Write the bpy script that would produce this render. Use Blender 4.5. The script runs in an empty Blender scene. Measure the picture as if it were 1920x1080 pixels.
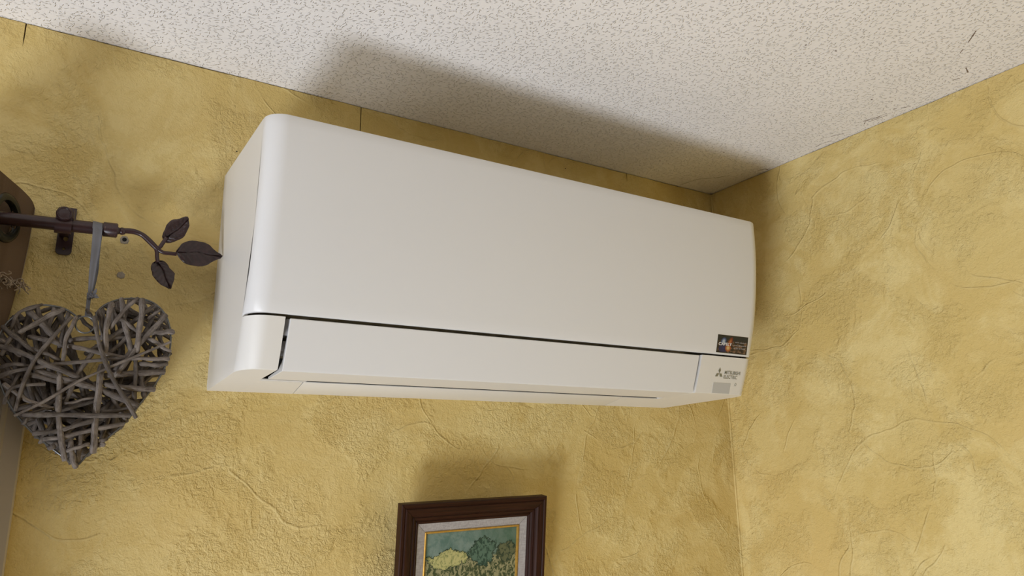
import bpy, bmesh, math, random
import numpy as np
from mathutils import Vector, Matrix

# ------------------------------------------------------------------ camera
H = 2.45                                   # ceiling height; local z is measured from the ceiling (0) down
FOC = 1360.4
CAM = np.array([-1.1194, -1.0087, -0.5492])
def rot(rx, ry, rz):
    cx,sx,cy,sy,cz,sz = math.cos(rx),math.sin(rx),math.cos(ry),math.sin(ry),math.cos(rz),math.sin(rz)
    X=np.array([[1,0,0],[0,cx,-sx],[0,sx,cx]]); Y=np.array([[cy,0,sy],[0,1,0],[-sy,0,cy]]); Z=np.array([[cz,-sz,0],[sz,cz,0],[0,0,1]])
    return Z@Y@X
RM = rot(1.8088, 0.0128, -0.5491)
S = bpy.context.scene
cd = bpy.data.cameras.new('camera'); cam = bpy.data.objects.new('camera', cd); S.collection.objects.link(cam)
cd.sensor_width = 36.0; cd.lens = FOC*36/1920; cd.clip_start = 0.02
m4 = Matrix([list(RM[i])+[0] for i in range(3)]+[[0,0,0,1]])
cam.matrix_world = Matrix.Translation((CAM[0],CAM[1],CAM[2]+H)) @ m4
S.camera = cam
S.view_settings.view_transform = 'Standard'; S.view_settings.look = 'None'
S.view_settings.exposure = 0.14; S.view_settings.gamma = 1.0; S.view_settings.use_curve_mapping = False

# ------------------------------------------------------------------ world and lights
wd = bpy.data.worlds.new('sky'); S.world = wd; wd.use_nodes = True
wd.node_tree.nodes['Background'].inputs[0].default_value = (0.80,0.88,1.0,1)
wd.node_tree.nodes['Background'].inputs[1].default_value = 1.0
def area(name, loc, target, size, energy, col, shape='DISK', sy=None):
    l = bpy.data.lights.new(name,'AREA'); l.shape = shape; l.size = size
    if sy: l.size_y = sy
    l.energy = energy; l.color = col
    o = bpy.data.objects.new(name,l); S.collection.objects.link(o)
    o.location = (loc[0],loc[1],loc[2]+H)
    d = Vector(target)-Vector(loc); o.rotation_euler = d.to_track_quat('-Z','Y').to_euler()
    return o
area('daylight_bounce', (-2.25,-1.18,-2.25), (-0.8,-0.35,0), 0.64, 38, (0.89,0.95,1.05))
area('daylight_window', (-1.80,0.24,-1.0), (-1.5,-3,-1.25), 1.05, 12, (1.0,0.985,0.96), 'RECTANGLE', .98)
area('added_side_fill', (-3.5,-1.25,-2.15), (0,-.75,-.75), 1.0, 30, (0.97,0.98,1.0), 'RECTANGLE', 1.2)  # added fill lamp to brighten the right wall; the left wall has no window

# ------------------------------------------------------------------ helpers
def at(px, py, y=None, z=None, x=None):    # a measured sight line met with a real plane (x, y or z)
    d = RM@np.array([(px-960)/FOC, -(py-540)/FOC, -1.0])
    if y is not None: t=(y-CAM[1])/d[1]
    elif z is not None: t=(z-CAM[2])/d[2]
    else: t=(x-CAM[0])/d[0]
    p = CAM+t*d
    return Vector(p)
def new_bm(): return bmesh.new()
def tag(o,label=None,cat=None,group=None,kind=None):
    if label: o['label']=label
    if cat: o['category']=cat
    if group: o['group']=group
    if kind: o['kind']=kind
    return o
def wloc(o):
    v=Vector(o.location)
    while o.parent: o=o.parent; v=v+Vector(o.location)
    return v
def empty(name, loc, **k):
    o=bpy.data.objects.new(name,None); S.collection.objects.link(o); o.location=(loc[0],loc[1],loc[2]+H)
    o.empty_display_size=.02
    return tag(o,**k)
def obj(name, bm, mat, parent=None, smooth=False, angle=35, origin=None):
    off=Vector((0,0,H))
    bmesh.ops.recalc_face_normals(bm, faces=bm.faces)
    me=bpy.data.meshes.new(name)
    o=bpy.data.objects.new(name,me); S.collection.objects.link(o)
    if parent is not None:
        o.parent=parent; off=off-wloc(parent)
    elif origin is not None:
        o.location=Vector(origin)+off; off=-Vector(origin)
    bmesh.ops.translate(bm, verts=bm.verts, vec=off)
    bm.to_mesh(me); bm.free()
    if mat: me.materials.append(mat)
    if smooth:
        for p in me.polygons: p.use_smooth=True
        me.set_sharp_from_angle(angle=math.radians(angle))
    return o
def box(bm,x0,x1,y0,y1,z0,z1):
    v=[bm.verts.new(p) for p in [(x0,y0,z0),(x1,y0,z0),(x1,y1,z0),(x0,y1,z0),(x0,y0,z1),(x1,y0,z1),(x1,y1,z1),(x0,y1,z1)]]
    for f in [(0,1,2,3),(4,5,6,7),(0,1,5,4),(1,2,6,5),(2,3,7,6),(3,0,4,7)]: bm.faces.new([v[i] for i in f])
def bevel(bm,w,seg=2,ang=30):
    bmesh.ops.recalc_face_normals(bm,faces=bm.faces)
    es=[e for e in bm.edges if len(e.link_faces)==2 and e.calc_face_angle()>math.radians(ang)]
    bmesh.ops.bevel(bm,geom=es,offset=w,segments=seg,affect='EDGES',profile=.6,clamp_overlap=True)
def loft(bm, rings, closed=True, cap=True):
    vs=[[bm.verts.new(p) for p in r] for r in rings]
    n=len(vs[0])
    for a,b in zip(vs,vs[1:]):
        for i in range(n if closed else n-1):
            j=(i+1)%n
            bm.faces.new((a[i],a[j],b[j],b[i]))
    if cap:
        bm.faces.new(vs[0]); bm.faces.new(vs[-1])
    return vs
def catmull(pts,n):
    P=[Vector(p) for p in pts]
    if len(P)==2: return [P[0].lerp(P[1],i/n) for i in range(n+1)]
    P=[2*P[0]-P[1]]+P+[2*P[-1]-P[-2]]; out=[]
    k=len(P)-3
    for s in range(n+1):
        u=s/n*k; i=min(int(u),k-1); t=u-i
        a,b,c,d=P[i:i+4]
        out.append(.5*((2*b)+(c-a)*t+(2*a-5*b+4*c-d)*t*t+(3*b-a-3*c+d)*t**3))
    return out
def tube(bm, pts, r, sides=8, cap=True, flat=1.0, closed=False):
    pts=[Vector(p) for p in pts]; n=len(pts)
    rs=r if isinstance(r,(list,tuple)) else [r]*n
    rings=[]; up=None
    for i,p in enumerate(pts):
        if closed: t=(pts[(i+1)%n]-pts[i-1]).normalized()
        else: t=(pts[min(i+1,n-1)]-pts[max(i-1,0)]).normalized()
        if up is None:
            up=Vector((0,-1,0)) if abs(t.y)<.9 else Vector((1,0,0))
        up=(up-t*up.dot(t)).normalized(); s=t.cross(up)
        rings.append([p+(s*math.cos(a)+up*math.sin(a)*flat)*rs[i] for a in [2*math.pi*k/sides for k in range(sides)]])
    if closed:
        rings.append(rings[0])
        vs=[[bm.verts.new(q) for q in rr] for rr in rings[:-1]]
        for i in range(n):
            a=vs[i]; b=vs[(i+1)%n]
            # match best rotation for last join
            off=0
            if i==n-1:
                off=min(range(sides),key=lambda o:(a[0].co-b[o].co).length)
            for k in range(sides): bm.faces.new((a[k],a[(k+1)%sides],b[(k+1+off)%sides],b[(k+off)%sides]))
    else: loft(bm,rings,True,cap)
def lathe(bm, c, axis, prof, n=24):        # prof: (distance along the axis, radius)
    c=Vector(c); a=Vector(axis).normalized()
    u=a.cross(Vector((0,0,1)) if abs(a.z)<.9 else Vector((1,0,0))).normalized(); w=a.cross(u)
    loft(bm,[[c+a*h+(u*math.cos(t)+w*math.sin(t))*max(r,1e-5) for t in [2*math.pi*k/n for k in range(n)]] for h,r in prof])

# ------------------------------------------------------------------ material helpers
class NT:
    def __init__(s,name,rough=.5,spec=.5):
        s.m=bpy.data.materials.new(name); s.m.use_nodes=True; s.t=s.m.node_tree; s.b=s.t.nodes['Principled BSDF']
        s.b.inputs['Roughness'].default_value=rough; s.b.inputs['Specular IOR Level'].default_value=spec
    def n(s,ty,**k):
        o=s.t.nodes.new(ty)
        for a,v in k.items(): setattr(o,a,v)
        return o
    def put(s,sock,v):
        if isinstance(v,bpy.types.NodeSocket): s.t.links.new(v,sock)
        elif v is not None: sock.default_value=v
    def math(s,op,a,b=None,c=None,clamp=False):
        o=s.n('ShaderNodeMath',operation=op,use_clamp=clamp); s.put(o.inputs[0],a); s.put(o.inputs[1],b)
        if c is not None: s.put(o.inputs[2],c)
        return o.outputs[0]
    def vm(s,op,a,b=None):
        o=s.n('ShaderNodeVectorMath',operation=op); s.put(o.inputs[0],a)
        if b is not None:
            s.put(o.inputs[3] if op=='SCALE' else o.inputs[1],b)
        return o.outputs[1] if op in('LENGTH','DISTANCE') else o.outputs[0]
    def noise(s,vec,scale,detail=3,rough=.55,dist=0,color=False):
        o=s.n('ShaderNodeTexNoise'); s.put(o.inputs['Vector'],vec); o.inputs['Scale'].default_value=scale
        o.inputs['Detail'].default_value=detail; o.inputs['Roughness'].default_value=rough; o.inputs['Distortion'].default_value=dist
        return o.outputs[1 if color else 0]
    def ramp(s,v,lo,hi,a=0.,b=1.,smooth=True):
        o=s.n('ShaderNodeMapRange',interpolation_type='SMOOTHSTEP' if smooth else 'LINEAR'); s.put(o.inputs[0],v)
        for i,q in zip((1,2,3,4),(lo,hi,a,b)): s.put(o.inputs[i],q)
        return o.outputs[0]
    def mix(s,f,a,b,mode='MIX'):
        o=s.n('ShaderNodeMix',data_type='RGBA',blend_type=mode); s.put(o.inputs[0],f)
        s.put(o.inputs[6],a if isinstance(a,bpy.types.NodeSocket) else (*a[:3],1)); s.put(o.inputs[7],b if isinstance(b,bpy.types.NodeSocket) else (*b[:3],1))
        return o.outputs[2]
    def bump(s,h,dist,strength=1.0,normal=None):
        o=s.n('ShaderNodeBump'); s.put(o.inputs['Height'],h); o.inputs['Distance'].default_value=dist; o.inputs['Strength'].default_value=strength
        if normal is not None: s.put(o.inputs['Normal'],normal)
        s.t.links.new(o.outputs[0],s.b.inputs['Normal']); return o.outputs[0]
    def pos(s): return s.n('ShaderNodeNewGeometry').outputs['Position']
    def col(s,c): s.put(s.b.inputs['Base Color'],c if isinstance(c,bpy.types.NodeSocket) else (*c[:3],1)); return s
def simple(name,c,rough=.5,spec=.5,metal=0,noise=None,bump=None):
    m=NT(name,rough,spec); m.b.inputs['Metallic'].default_value=metal
    if noise:
        f=m.noise(m.pos(),noise[0],4); m.col(m.mix(m.ramp(f,.3,.7),[q*noise[1] for q in c],c))
    else: m.col(c)
    if bump: m.bump(m.noise(m.pos(),bump[0],4),bump[1])
    return m.m

# yellow trowel-effect wallpaper
def wall_mat():
    m=NT('yellow_wallpaper',.62,.28)
    P=m.pos(); sx=m.n('ShaderNodeSeparateXYZ'); m.put(sx.inputs[0],P)
    cb=m.n('ShaderNodeCombineXYZ'); m.put(cb.inputs[0],m.math('ADD',sx.outputs[0],m.math('MULTIPLY',sx.outputs[1],-1.0))); m.put(cb.inputs[1],sx.outputs[2])
    p=cb.outputs[0]
    wob=m.vm('SCALE',m.vm('SUBTRACT',m.noise(p,5,3,.6,color=True),(.5,.5,.5)),.07)
    pw=m.vm('ADD',p,wob)
    fine=m.noise(p,420,2,.6); med=m.noise(p,150,3,.65,.6)
    gm=m.ramp(m.noise(pw,9,4,.6,.4),.42,.60)             # where the grain is strong
    # sweeping arcs
    def arcs(scale,off,w,rr):
        q=m.vm('ADD',pw,(off,off*.7,0))
        v=m.n('ShaderNodeTexVoronoi',voronoi_dimensions='2D'); m.put(v.inputs['Vector'],q); v.inputs['Scale'].default_value=scale
        c=m.vm('ADD',v.outputs['Position'],m.vm('SCALE',m.vm('SUBTRACT',v.outputs['Color'],(.5,.5,.5)),1.1/scale))
        df=m.vm('SUBTRACT',q,c); df=m.vm('MULTIPLY',df,(1,1,0))
        d=m.vm('LENGTH',df)
        a=m.math('ABSOLUTE',m.math('SUBTRACT',d,rr/scale))
        r=m.ramp(a,w,0.0)
        brk=m.ramp(m.noise(q,6+off,2),.44,.56)
        inside=m.ramp(d,rr/scale+.004,rr/scale-.02)
        return m.math('MULTIPLY',r,brk), inside
    a1,i1=arcs(3.3,0.13,.0026,.52); a2,i2=arcs(5.1,1.71,.0022,.48); a3,i3=arcs(2.1,3.37,.0024,.55); a4,i4=arcs(1.6,5.2,.0022,.60)
    arc=m.math('MAXIMUM',m.math('MAXIMUM',a1,a2),m.math('MAXIMUM',a3,a4))
    g=m.math('MULTIPLY',m.math('ADD',m.math('MULTIPLY',fine,.35),med),m.ramp(gm,0,1,.42,1.0))
    h=m.math('ADD',m.math('MULTIPLY',g,1.45),m.math('MULTIPLY',arc,.38))
    h=m.math('ADD',h,m.math('MULTIPLY',m.noise(pw,24,3),.35))
    m.bump(h,.0025,1.0)
    n1=m.ramp(m.noise(pw,7,6,.68,.8),.40,.60); n2=m.ramp(m.noise(m.vm('ADD',pw,(4,2,0)),13,6,.7,.6),.46,.58); n3=m.noise(p,1.7,2)
    c=m.mix(n1,(.680,.510,.190),(.775,.622,.275))
    c=m.mix(m.math('MULTIPLY',n2,.55),c,(.665,.497,.177))
    c=m.mix(m.math('MULTIPLY',m.ramp(n3,.45,.65),.5),c,(.72,.52,.20))
    c=m.mix(m.math('MULTIPLY',i2,.18),c,(.77,.64,.30))
    c=m.mix(m.math('MULTIPLY',arc,.18),c,(.78,.64,.30))
    spk=m.ramp(m.noise(p,90,2),.78,.81); c=m.mix(m.math('MULTIPLY',spk,.5),c,(.3,.2,.08))
    m.col(c); return m.m
# white woodchip ceiling paper
def ceil_mat():
    m=NT('woodchip_ceiling_paper',.7,.25)
    p=m.vm('MULTIPLY',m.pos(),(1,1,0))
    def chips(scale,off,L,Wd):
        q=m.vm('ADD',p,(off,off*.37,0))
        v=m.n('ShaderNodeTexVoronoi',voronoi_dimensions='2D'); m.put(v.inputs['Vector'],q); v.inputs['Scale'].default_value=scale
        df=m.vm('MULTIPLY',m.vm('SUBTRACT',q,v.outputs['Position']),(1,1,0))
        sc=m.n('ShaderNodeSeparateColor'); m.put(sc.inputs[0],v.outputs['Color'])
        vr=m.n('ShaderNodeVectorRotate',rotation_type='Z_AXIS'); m.put(vr.inputs['Vector'],df); m.put(vr.inputs['Angle'],m.math('MULTIPLY',sc.outputs[0],6.283))
        e=m.vm('LENGTH',m.vm('MULTIPLY',vr.outputs[0],(1/L,1/Wd,0)))
        on=m.ramp(sc.outputs[1],.25,.35)
        return m.math('MULTIPLY',m.ramp(e,1.0,.05),on)
    h=m.math('MAXIMUM',chips(125,0.3,.0032,.0010),m.math('MAXIMUM',chips(150,2.1,.0024,.0009),m.math('MULTIPLY',chips(100,4.7,.0042,.0011),.9)))
    h=m.math('ADD',h,m.math('MULTIPLY',m.noise(p,350,3),.25)); h=m.math('ADD',h,m.math('MULTIPLY',m.noise(p,45,2),.35))
    m.bump(h,.0012,1.0)
    c=m.mix(m.ramp(m.noise(p,6,3),.35,.65),(.85,.82,.795),(.875,.845,.825))
    # grime close to the right wall and the corner
    sx=m.n('ShaderNodeSeparateXYZ'); m.put(sx.inputs[0],m.pos())
    near=m.ramp(sx.outputs[0],-.055,-.004); st=m.ramp(m.noise(m.vm('MULTIPLY',p,(1.6,.7,1)),55,5,.75,1.2),.63,.68)
    c=m.mix(m.math('MULTIPLY',m.math('MULTIPLY',near,st),.55),c,(.30,.22,.16))
    m.col(c); return m.m
M={}
M['wall']=wall_mat(); M['ceil']=ceil_mat()
M['plaster']=simple('dark_joint_plaster',(.10,.065,.03),.9)
M['white']=simple('white_plastic',(.745,.74,.735),.30,.5,bump=(900,.00002))
M['whiteside']=simple('cream_plastic_body',(.755,.735,.695),.42,.45,bump=(900,.00003))
M['black']=simple('black_inner_plastic',(.012,.012,.012),.5)
M['greyplastic']=simple('grey_inner_plastic',(.34,.34,.36),.4)
M['window_grey']=simple('grey_receiver_window',(.50,.495,.48),.22)
M['ink']=simple('olive_grey_ink',(.21,.20,.135),.45)
M['iron']=simple('dark_brown_painted_iron',(.043,.019,.020),.33,.5,noise=(60,.8),bump=(500,.00012))
M['leafiron']=simple('aged_brown_leaf_metal',(.040,.019,.017),.36,.5,noise=(150,.55),bump=(420,.0003))
_w=NT('scratched_brown_iron',.36,.5); _q=_w.vm('MULTIPLY',_w.pos(),(900,900,140)); _w.col(_w.mix(_w.ramp(_w.noise(_q,1.0,3,.6),.64,.70),(.045,.021,.022),(.30,.21,.11))); M['ironworn']=_w.m
M['ribbon']=simple('grey_satin_ribbon',(.165,.165,.18),.4,.5,noise=(40,.8))
M['wire']=simple('dull_steel_wire',(.16,.16,.155),.35,.5,metal=.6)
M['gold']=simple('gilt_edge',(.62,.36,.07),.3,.5,metal=.55,noise=(200,.8))
def wicker_mat():
    m=NT('weathered_willow',.75,.2); tc=m.n('ShaderNodeTexCoord'); oi=m.n('ShaderNodeObjectInfo')
    p=m.vm('ADD',m.pos(),m.vm('SCALE',(1,1,1),oi.outputs['Random']))
    a=m.noise(m.vm('MULTIPLY',p,(1,1,1)),230,4,.7); b=m.noise(p,60,3,.6)
    uv=tc.outputs['UV']; g=m.noise(m.vm('MULTIPLY',uv,(3.0,26,1)),1.0,4,.7)
    c=m.mix(m.ramp(b,.35,.65),(.150,.124,.104),(.262,.222,.190))
    c=m.mix(m.math('MULTIPLY',m.ramp(g,.50,.62),.85),c,(.070,.054,.045))
    c=m.mix(m.math('MULTIPLY',m.ramp(a,.64,.74),.8),c,(.40,.36,.32))
    k=m.ramp(oi.outputs['Random'],0,1,.68,1.22,False)
    c=m.vm('SCALE',c,k)
    m.col(c); m.bump(m.math('ADD',m.math('MULTIPLY',g,1.5),a),.0007); return m.m
M['wicker']=wicker_mat()
M['wickerend']=simple('dark_cut_twig_end',(.05,.038,.03),.85)
def wood_mat():
    m=NT('dark_mahogany',.45,.22); p=m.n('ShaderNodeTexCoord').outputs['UV']
    g=m.noise(m.vm('MULTIPLY',p,(4,60,1)),1.0,4,.6,.8)
    m.col(m.mix(m.ramp(g,.35,.68),(.015,.0042,.0022),(.046,.0125,.0055))); m.bump(g,.0002); return m.m
M['wood']=wood_mat()
def linen():
    m=NT('grey_linen_mat',.85,.1); p=m.pos()
    a=m.noise(m.vm('MULTIPLY',p,(900,900,90)),1,2); b=m.noise(m.vm('MULTIPLY',p,(90,90,900)),1,2)
    f=m.math('MULTIPLY',m.math('ADD',a,b),.5); m.col(m.mix(m.ramp(f,.4,.6),(.33,.305,.29),(.43,.40,.385))); m.bump(f,.0003); return m.m
M['linen']=linen()
def canvas():   # a plain generic country scene: green sky, pale mounds, dark hedge
    m=NT('painted_canvas',.5,.3); uv=m.n('ShaderNodeTexCoord').outputs['UV']
    sx=m.n('ShaderNodeSeparateXYZ'); m.put(sx.inputs[0],uv); u,v=sx.outputs[0],sx.outputs[1]
    n=m.noise(m.vm('MULTIPLY',uv,(7,7,1)),1,5,.7,.5); nb=m.noise(m.vm('MULTIPLY',uv,(30,22,1)),1,4,.7,.8)
    sky=m.mix(m.ramp(n,.35,.65),(.10,.175,.145),(.20,.27,.235)); sky=m.mix(m.ramp(u,.35,1,0,.6),sky,(.06,.115,.06))
    gr=m.mix(m.ramp(nb,.45,.55),(.05,.07,.03),(.32,.30,.16))
    hz=m.math('ADD',.72,m.math('MULTIPLY',m.noise(m.vm('MULTIPLY',uv,(6,0,1)),1,3),.10))
    c=m.mix(m.ramp(m.math('SUBTRACT',v,hz),.01,-.01),sky,gr)
    def blob(cx,cy,rx,ry,ca,cb,edge=(.02,.04,.025)):
        nonlocal c
        w=m.math('ADD',m.math('MULTIPLY',m.math('SUBTRACT',n,.5),1.9),m.math('MULTIPLY',m.math('SUBTRACT',nb,.5),.6))
        d=m.math('ADD',m.vm('LENGTH',m.vm('MULTIPLY',m.vm('SUBTRACT',uv,(cx,cy,0)),(1/rx,1/ry,0))),w)
        c=m.mix(m.ramp(d,1.10,1.05),c,edge); c=m.mix(m.ramp(d,1.0,.95),c,m.mix(m.ramp(nb,.42,.52),ca,cb))
    blob(.25,.76,.19,.075,(.24,.26,.10),(.50,.47,.20)); blob(.62,.80,.14,.11,(.03,.065,.045),(.10,.17,.12)); blob(.87,.78,.11,.085,(.03,.05,.03),(.13,.14,.07))
    m.col(c); m.bump(nb,.0004); return m.m
M['canvas']=canvas()
def fabric(name,a,b,rough=.9):
    m=NT(name,rough,.1); p=m.pos(); f=m.noise(m.vm('MULTIPLY',p,(30,30,3)),1,3); w=m.noise(m.vm('MULTIPLY',p,(1100,1100,1100)),1,2)
    m.col(m.mix(m.ramp(f,.35,.65),a,b)); m.bump(w,.0004); return m.m
M['curtain']=fabric('brown_curtain_fabric',(.115,.075,.042),(.15,.10,.06))
M['thread']=simple('frayed_beige_thread',(.36,.28,.20),.9)
M['eyelet']=simple('dark_eyelet_metal',(.035,.035,.028),.25,.5,metal=.5)
M['casing']=simple('cream_window_casing',(.47,.41,.33),.45,.4,noise=(12,.93))
M['pvc']=simple('window_frame_white',(.7,.69,.66),.4)
M['floor']=simple('oak_floor',(.13,.085,.05),.5,noise=(3,.7))
M['wallplain']=simple('beige_far_wall_paper',(.30,.25,.17),.8,noise=(6,.92),bump=(200,.001))
gm=NT('window_glass',.02,.5); tr=gm.n('ShaderNodeBsdfTransparent'); gl=gm.n('ShaderNodeBsdfGlossy'); gl.inputs['Roughness'].default_value=.02
mx=gm.n('ShaderNodeMixShader'); mx.inputs[0].default_value=.07; gm.t.links.new(tr.outputs[0],mx.inputs[1]); gm.t.links.new(gl.outputs[0],mx.inputs[2])
gm.t.links.new(mx.outputs[0],gm.t.nodes['Material Output'].inputs['Surface']); M['glass']=gm.m

# ------------------------------------------------------------------ room shell
XW0,YW0=-3.8,-5.0
WX0,WX1,WZ0,WZ1=-2.35,-1.225,-1.55,-.50          # window opening in the back wall
T=.0025
bm=new_bm(); box(bm,XW0-.1,.12,YW0-.1,.3,.0,.12); ceil=obj('ceiling',bm,M['ceil']); tag(ceil,kind='structure')
bm=new_bm(); box(bm,XW0-.1,.12,YW0-.1,.3,-H-.1,-H); o=obj('floor',bm,M['floor']); tag(o,kind='structure')
bm=new_bm()
for a in [(XW0,WX0,T,.2,-H,0),(WX1,.0,T,.2,-H,0),(WX0,WX1,T,.2,-H,WZ0),(WX0,WX1,T,.2,WZ1,0)]: box(bm,*a)
wb=obj('wall_back',bm,M['plaster']); tag(wb,kind='structure')
bm=new_bm(); box(bm,T,.12,YW0,.2,-H,0); wr=obj('wall_right',bm,M['plaster']); tag(wr,kind='structure')
bm=new_bm(); box(bm,XW0-.1,XW0,YW0,.2,-H,0); o=obj('wall_left',bm,M['wallplain']); tag(o,kind='structure')
bm=new_bm(); box(bm,XW0,.0,YW0-.1,YW0,-H,0); o=obj('wall_front',bm,M['wallplain']); tag(o,kind='structure')

rnd=random.Random(4)
def jag(a,b,step,f0,amp,lo=.0004,hi=.0035):         # a hand-cut paper edge just under the ceiling
    out=[]; x=a; v=0
    while x<b-step*.5:
        v=v*.75+rnd.uniform(-1,1)*amp; out.append((x,-min(hi,max(lo,f0+v)))); x+=step*rnd.uniform(.6,1.4)
    out.append((b,-f0)); return out
def strip(name,poly_list,plane,parent):
    bm=new_bm()
    for poly in poly_list:
        if plane=='y': fr=[(u,0,z) for u,z in poly]; bk=[(u,T,z) for u,z in poly]
        else: fr=[(0,u,z) for u,z in poly]; bk=[(T,u,z) for u,z in poly]
        loft(bm,[fr,bk])
    bmesh.ops.triangulate(bm,faces=[f for f in bm.faces if len(f.verts)>4])
    return obj(name,bm,M['wall'],parent)
def seamed(a,b,ga,gb,f0=.0014):                     # strip from a to b; ga/gb: depth to which its seam gapes
    top=jag(a+(.0008 if ga else 0),b-(.0008 if gb else 0),.012,f0,.00035)
    poly=list(top)
    if gb: poly+=[(b-.0007,-gb*.6),(b,-gb)]
    poly+=[(b,-H+.001),(a,-H+.001)]
    if ga: poly+=[(a,-ga),(a+.0007,-ga*.6)]
    return poly
# leftmost strip goes around the window
left=[[(XW0,-.001),(WX0,-.001),(WX0,-H+.001),(XW0,-H+.001)],[(WX0,-.001),(WX1,-.001),(WX1,WZ1),(WX0,WZ1)],[(WX0,WZ0),(WX1,WZ0),(WX1,-H+.001),(WX0,-H+.001)]]
strip('wallpaper_strip',left,'y',wb)
strip('wallpaper_strip',[seamed(WX1,-1.213,0,.034,.0010)],'y',wb)
strip('wallpaper_strip',[seamed(-1.213,-.772,.034,.17,.0014)],'y',wb)
strip('wallpaper_strip',[seamed(-.772,-.232,.17,.018,.0012)],'y',wb)
strip('wallpaper_strip',[seamed(-.232,.0,.018,0,.0012)],'y',wb)
strip('wallpaper_strip',[seamed(YW0,-.62,0,0,.0012)],'x',wr)
strip('wallpaper_strip',[seamed(-.62,-.0,.0,0,.0010)],'x',wr)
# loose flap seam, thin vertical paper lip at the corner
bm=new_bm(); tube(bm,[( -.0015,-.0015,-.003),(-.0012,-.0012,-1.2),(-.0012,-.0012,-H+.002)],.0022,6); obj('corner_paper_fold',bm,M['wall'],wb,True)

# small damage marks
M['mark']=simple('dark_scuff',(.20,.14,.10),.9); M['filler']=simple('grey_wall_filler',(.36,.31,.24),.9,bump=(600,.0006)); M['hole']=simple('hole_dark',(.01,.008,.006),.9)
def scratch(pts,w):
    P=[at(*q,z=-.00015) for q in pts]; bm=new_bm()
    P=catmull(P,10); tube(bm,P,[w*1.5*rnd.uniform(.3,1.1) for _ in P],5,flat=1,cap=True); bmesh.ops.scale(bm,vec=(1,1,.15),verts=bm.verts,space=Matrix.Translation((0,0,0.00015)))
    obj('scuff_mark',bm,M['mark'],ceil)
for pts,w in [([(1275,347),(1310,336),(1345,333),(1368,329)],.0005),([(1618,228),(1640,222),(1663,212)],.0007),([(1628,229),(1650,221),(1661,217)],.0005),
              ([(1815,80),(1822,70),(1830,58)],.0011),([(1800,100),(1806,92)],.0006),([(1811,127),(1815,136)],.0008),([(1558,256),(1572,252),(1583,251)],.0006),([(1633,187),(1636,186)],.0012),
              ([(1510,84),(1512,85)],.0010),([(1566,95),(1569,96)],.0009),([(1352,133),(1354,134)],.0008),([(1421,320),(1433,317),(1440,318)],.0008),([(1530,275),(1545,268),(1560,264)],.0006),
              ([(1675,205),(1681,203)],.0010),([(1690,203),(1708,199)],.0006),([(1356,285),(1358,286)],.0008),([(1237,301),(1238,302)],.0008),([(1640,220),(1625,226),(1620,233)],.0005),([(1785,150),(1800,147)],.0006),([(300,22),(302,23)],.0010),([(692,22),(705,18)],.0005)]:
    scratch(pts,w)
def spot(name,px,py,r,mat,parent,prot,ringmat=None,rad=0):
    c=at(px,py,y=-.0001); bm=new_bm()
    n=18; rr=[r*rnd.uniform(.85,1.12) for _ in range(n)]
    loft(bm,[[c+Vector((math.cos(a)*k,-h,math.sin(a)*k)) for a,k in ((2*math.pi*i/n,rr[i]*s) for i in range(n))] for h,s in prot])
    return obj(name,bm,mat,parent,True,60)
spot('filled_hole',227,516,.0046,M['filler'],wb,[(-.001,1),(.0004,1),(.0009,.82),(.0006,.55),(.0009,.3)])
t=spot('screw_hole',233,450,.0052,M['filler'],wb,[(-.001,1.1),(.0006,1),(.0012,.8),(.0004,.55)])
c=at(233.5,449,y=-.001); bm=new_bm(); lathe(bm,c+Vector((0,.003,0)),(0,-1,0),[(0,.0022),(.0029,.0026),(.0031,.0012)],12); obj('hole_core',bm,M['hole'],t)
for q in [(1060,316),(444,284)]: 
    spot('nail_hole',q[0],q[1],.0010,M['hole'],wb,[(-.001,1),(.0002,1)])

# ------------------------------------------------------------------ window, casing (behind the curtain)
win=empty('window_1',(WX0,0,WZ0),kind='structure')
def bx(name,mat,par,*a,bw=.002,seg=2):
    bm=new_bm(); box(bm,*a)
    if bw: bevel(bm,bw,seg)
    return obj(name,bm,mat,par,True,40)
CX1=-1.1535
prof=[(0,0),(0,-.010),(.0015,-.0125),(.018,-.0135),(.0195,-.0165),(.023,-.018),(.027,-.0165),(.029,-.0125),(.058,-.0115),(.062,-.009),(.0665,-.009),(.0665,0)]
bm=new_bm(); loft(bm,[[(CX1-u,y,z) for u,y in prof] for z in (WZ0-.06,-.435)]); obj('casing_upright',bm,M['casing'],win,True,30)
bm=new_bm(); loft(bm,[[(WX0-.06+u,y,z) for u,y in prof] for z in (WZ0-.06,-.435)]); obj('casing_upright',bm,M['casing'],win,True,30)
bm=new_bm(); loft(bm,[[(x,y,-.4355-u) for u,y in prof] for x in (WX0+.0075,CX1-.0675)]); obj('casing_head',bm,M['casing'],win,True,30)
bx('window_sill',M['casing'],win,WX0-.08,CX1+.01,-.020,-.0005,WZ0-.095,WZ0-.062)
# jamb lining and sash
for a in [(WX1-.0,WX1+.0,0,0,0,0)]: pass
bm=new_bm(); y0,y1=.10,.15
for a in [(WX0,WX0+.055,y0,y1,WZ0,WZ1),(WX1-.055,WX1,y0,y1,WZ0,WZ1),(WX0+.055,WX1-.055,y0,y1,WZ0,WZ0+.055),(WX0+.055,WX1-.055,y0,y1,WZ1-.055,WZ1),((WX0+WX1)/2-.035,(WX0+WX1)/2+.035,y0,y1,WZ0+.055,WZ1-.055)]: box(bm,*a)
obj('window_frame',bm,M['pvc'],win)
for a,b in ((WX0+.055,(WX0+WX1)/2-.035),((WX0+WX1)/2+.035,WX1-.055)): bx('pane',M['glass'],win,a,b,.123,.127,WZ0+.055,WZ1-.055,bw=0)

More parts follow.
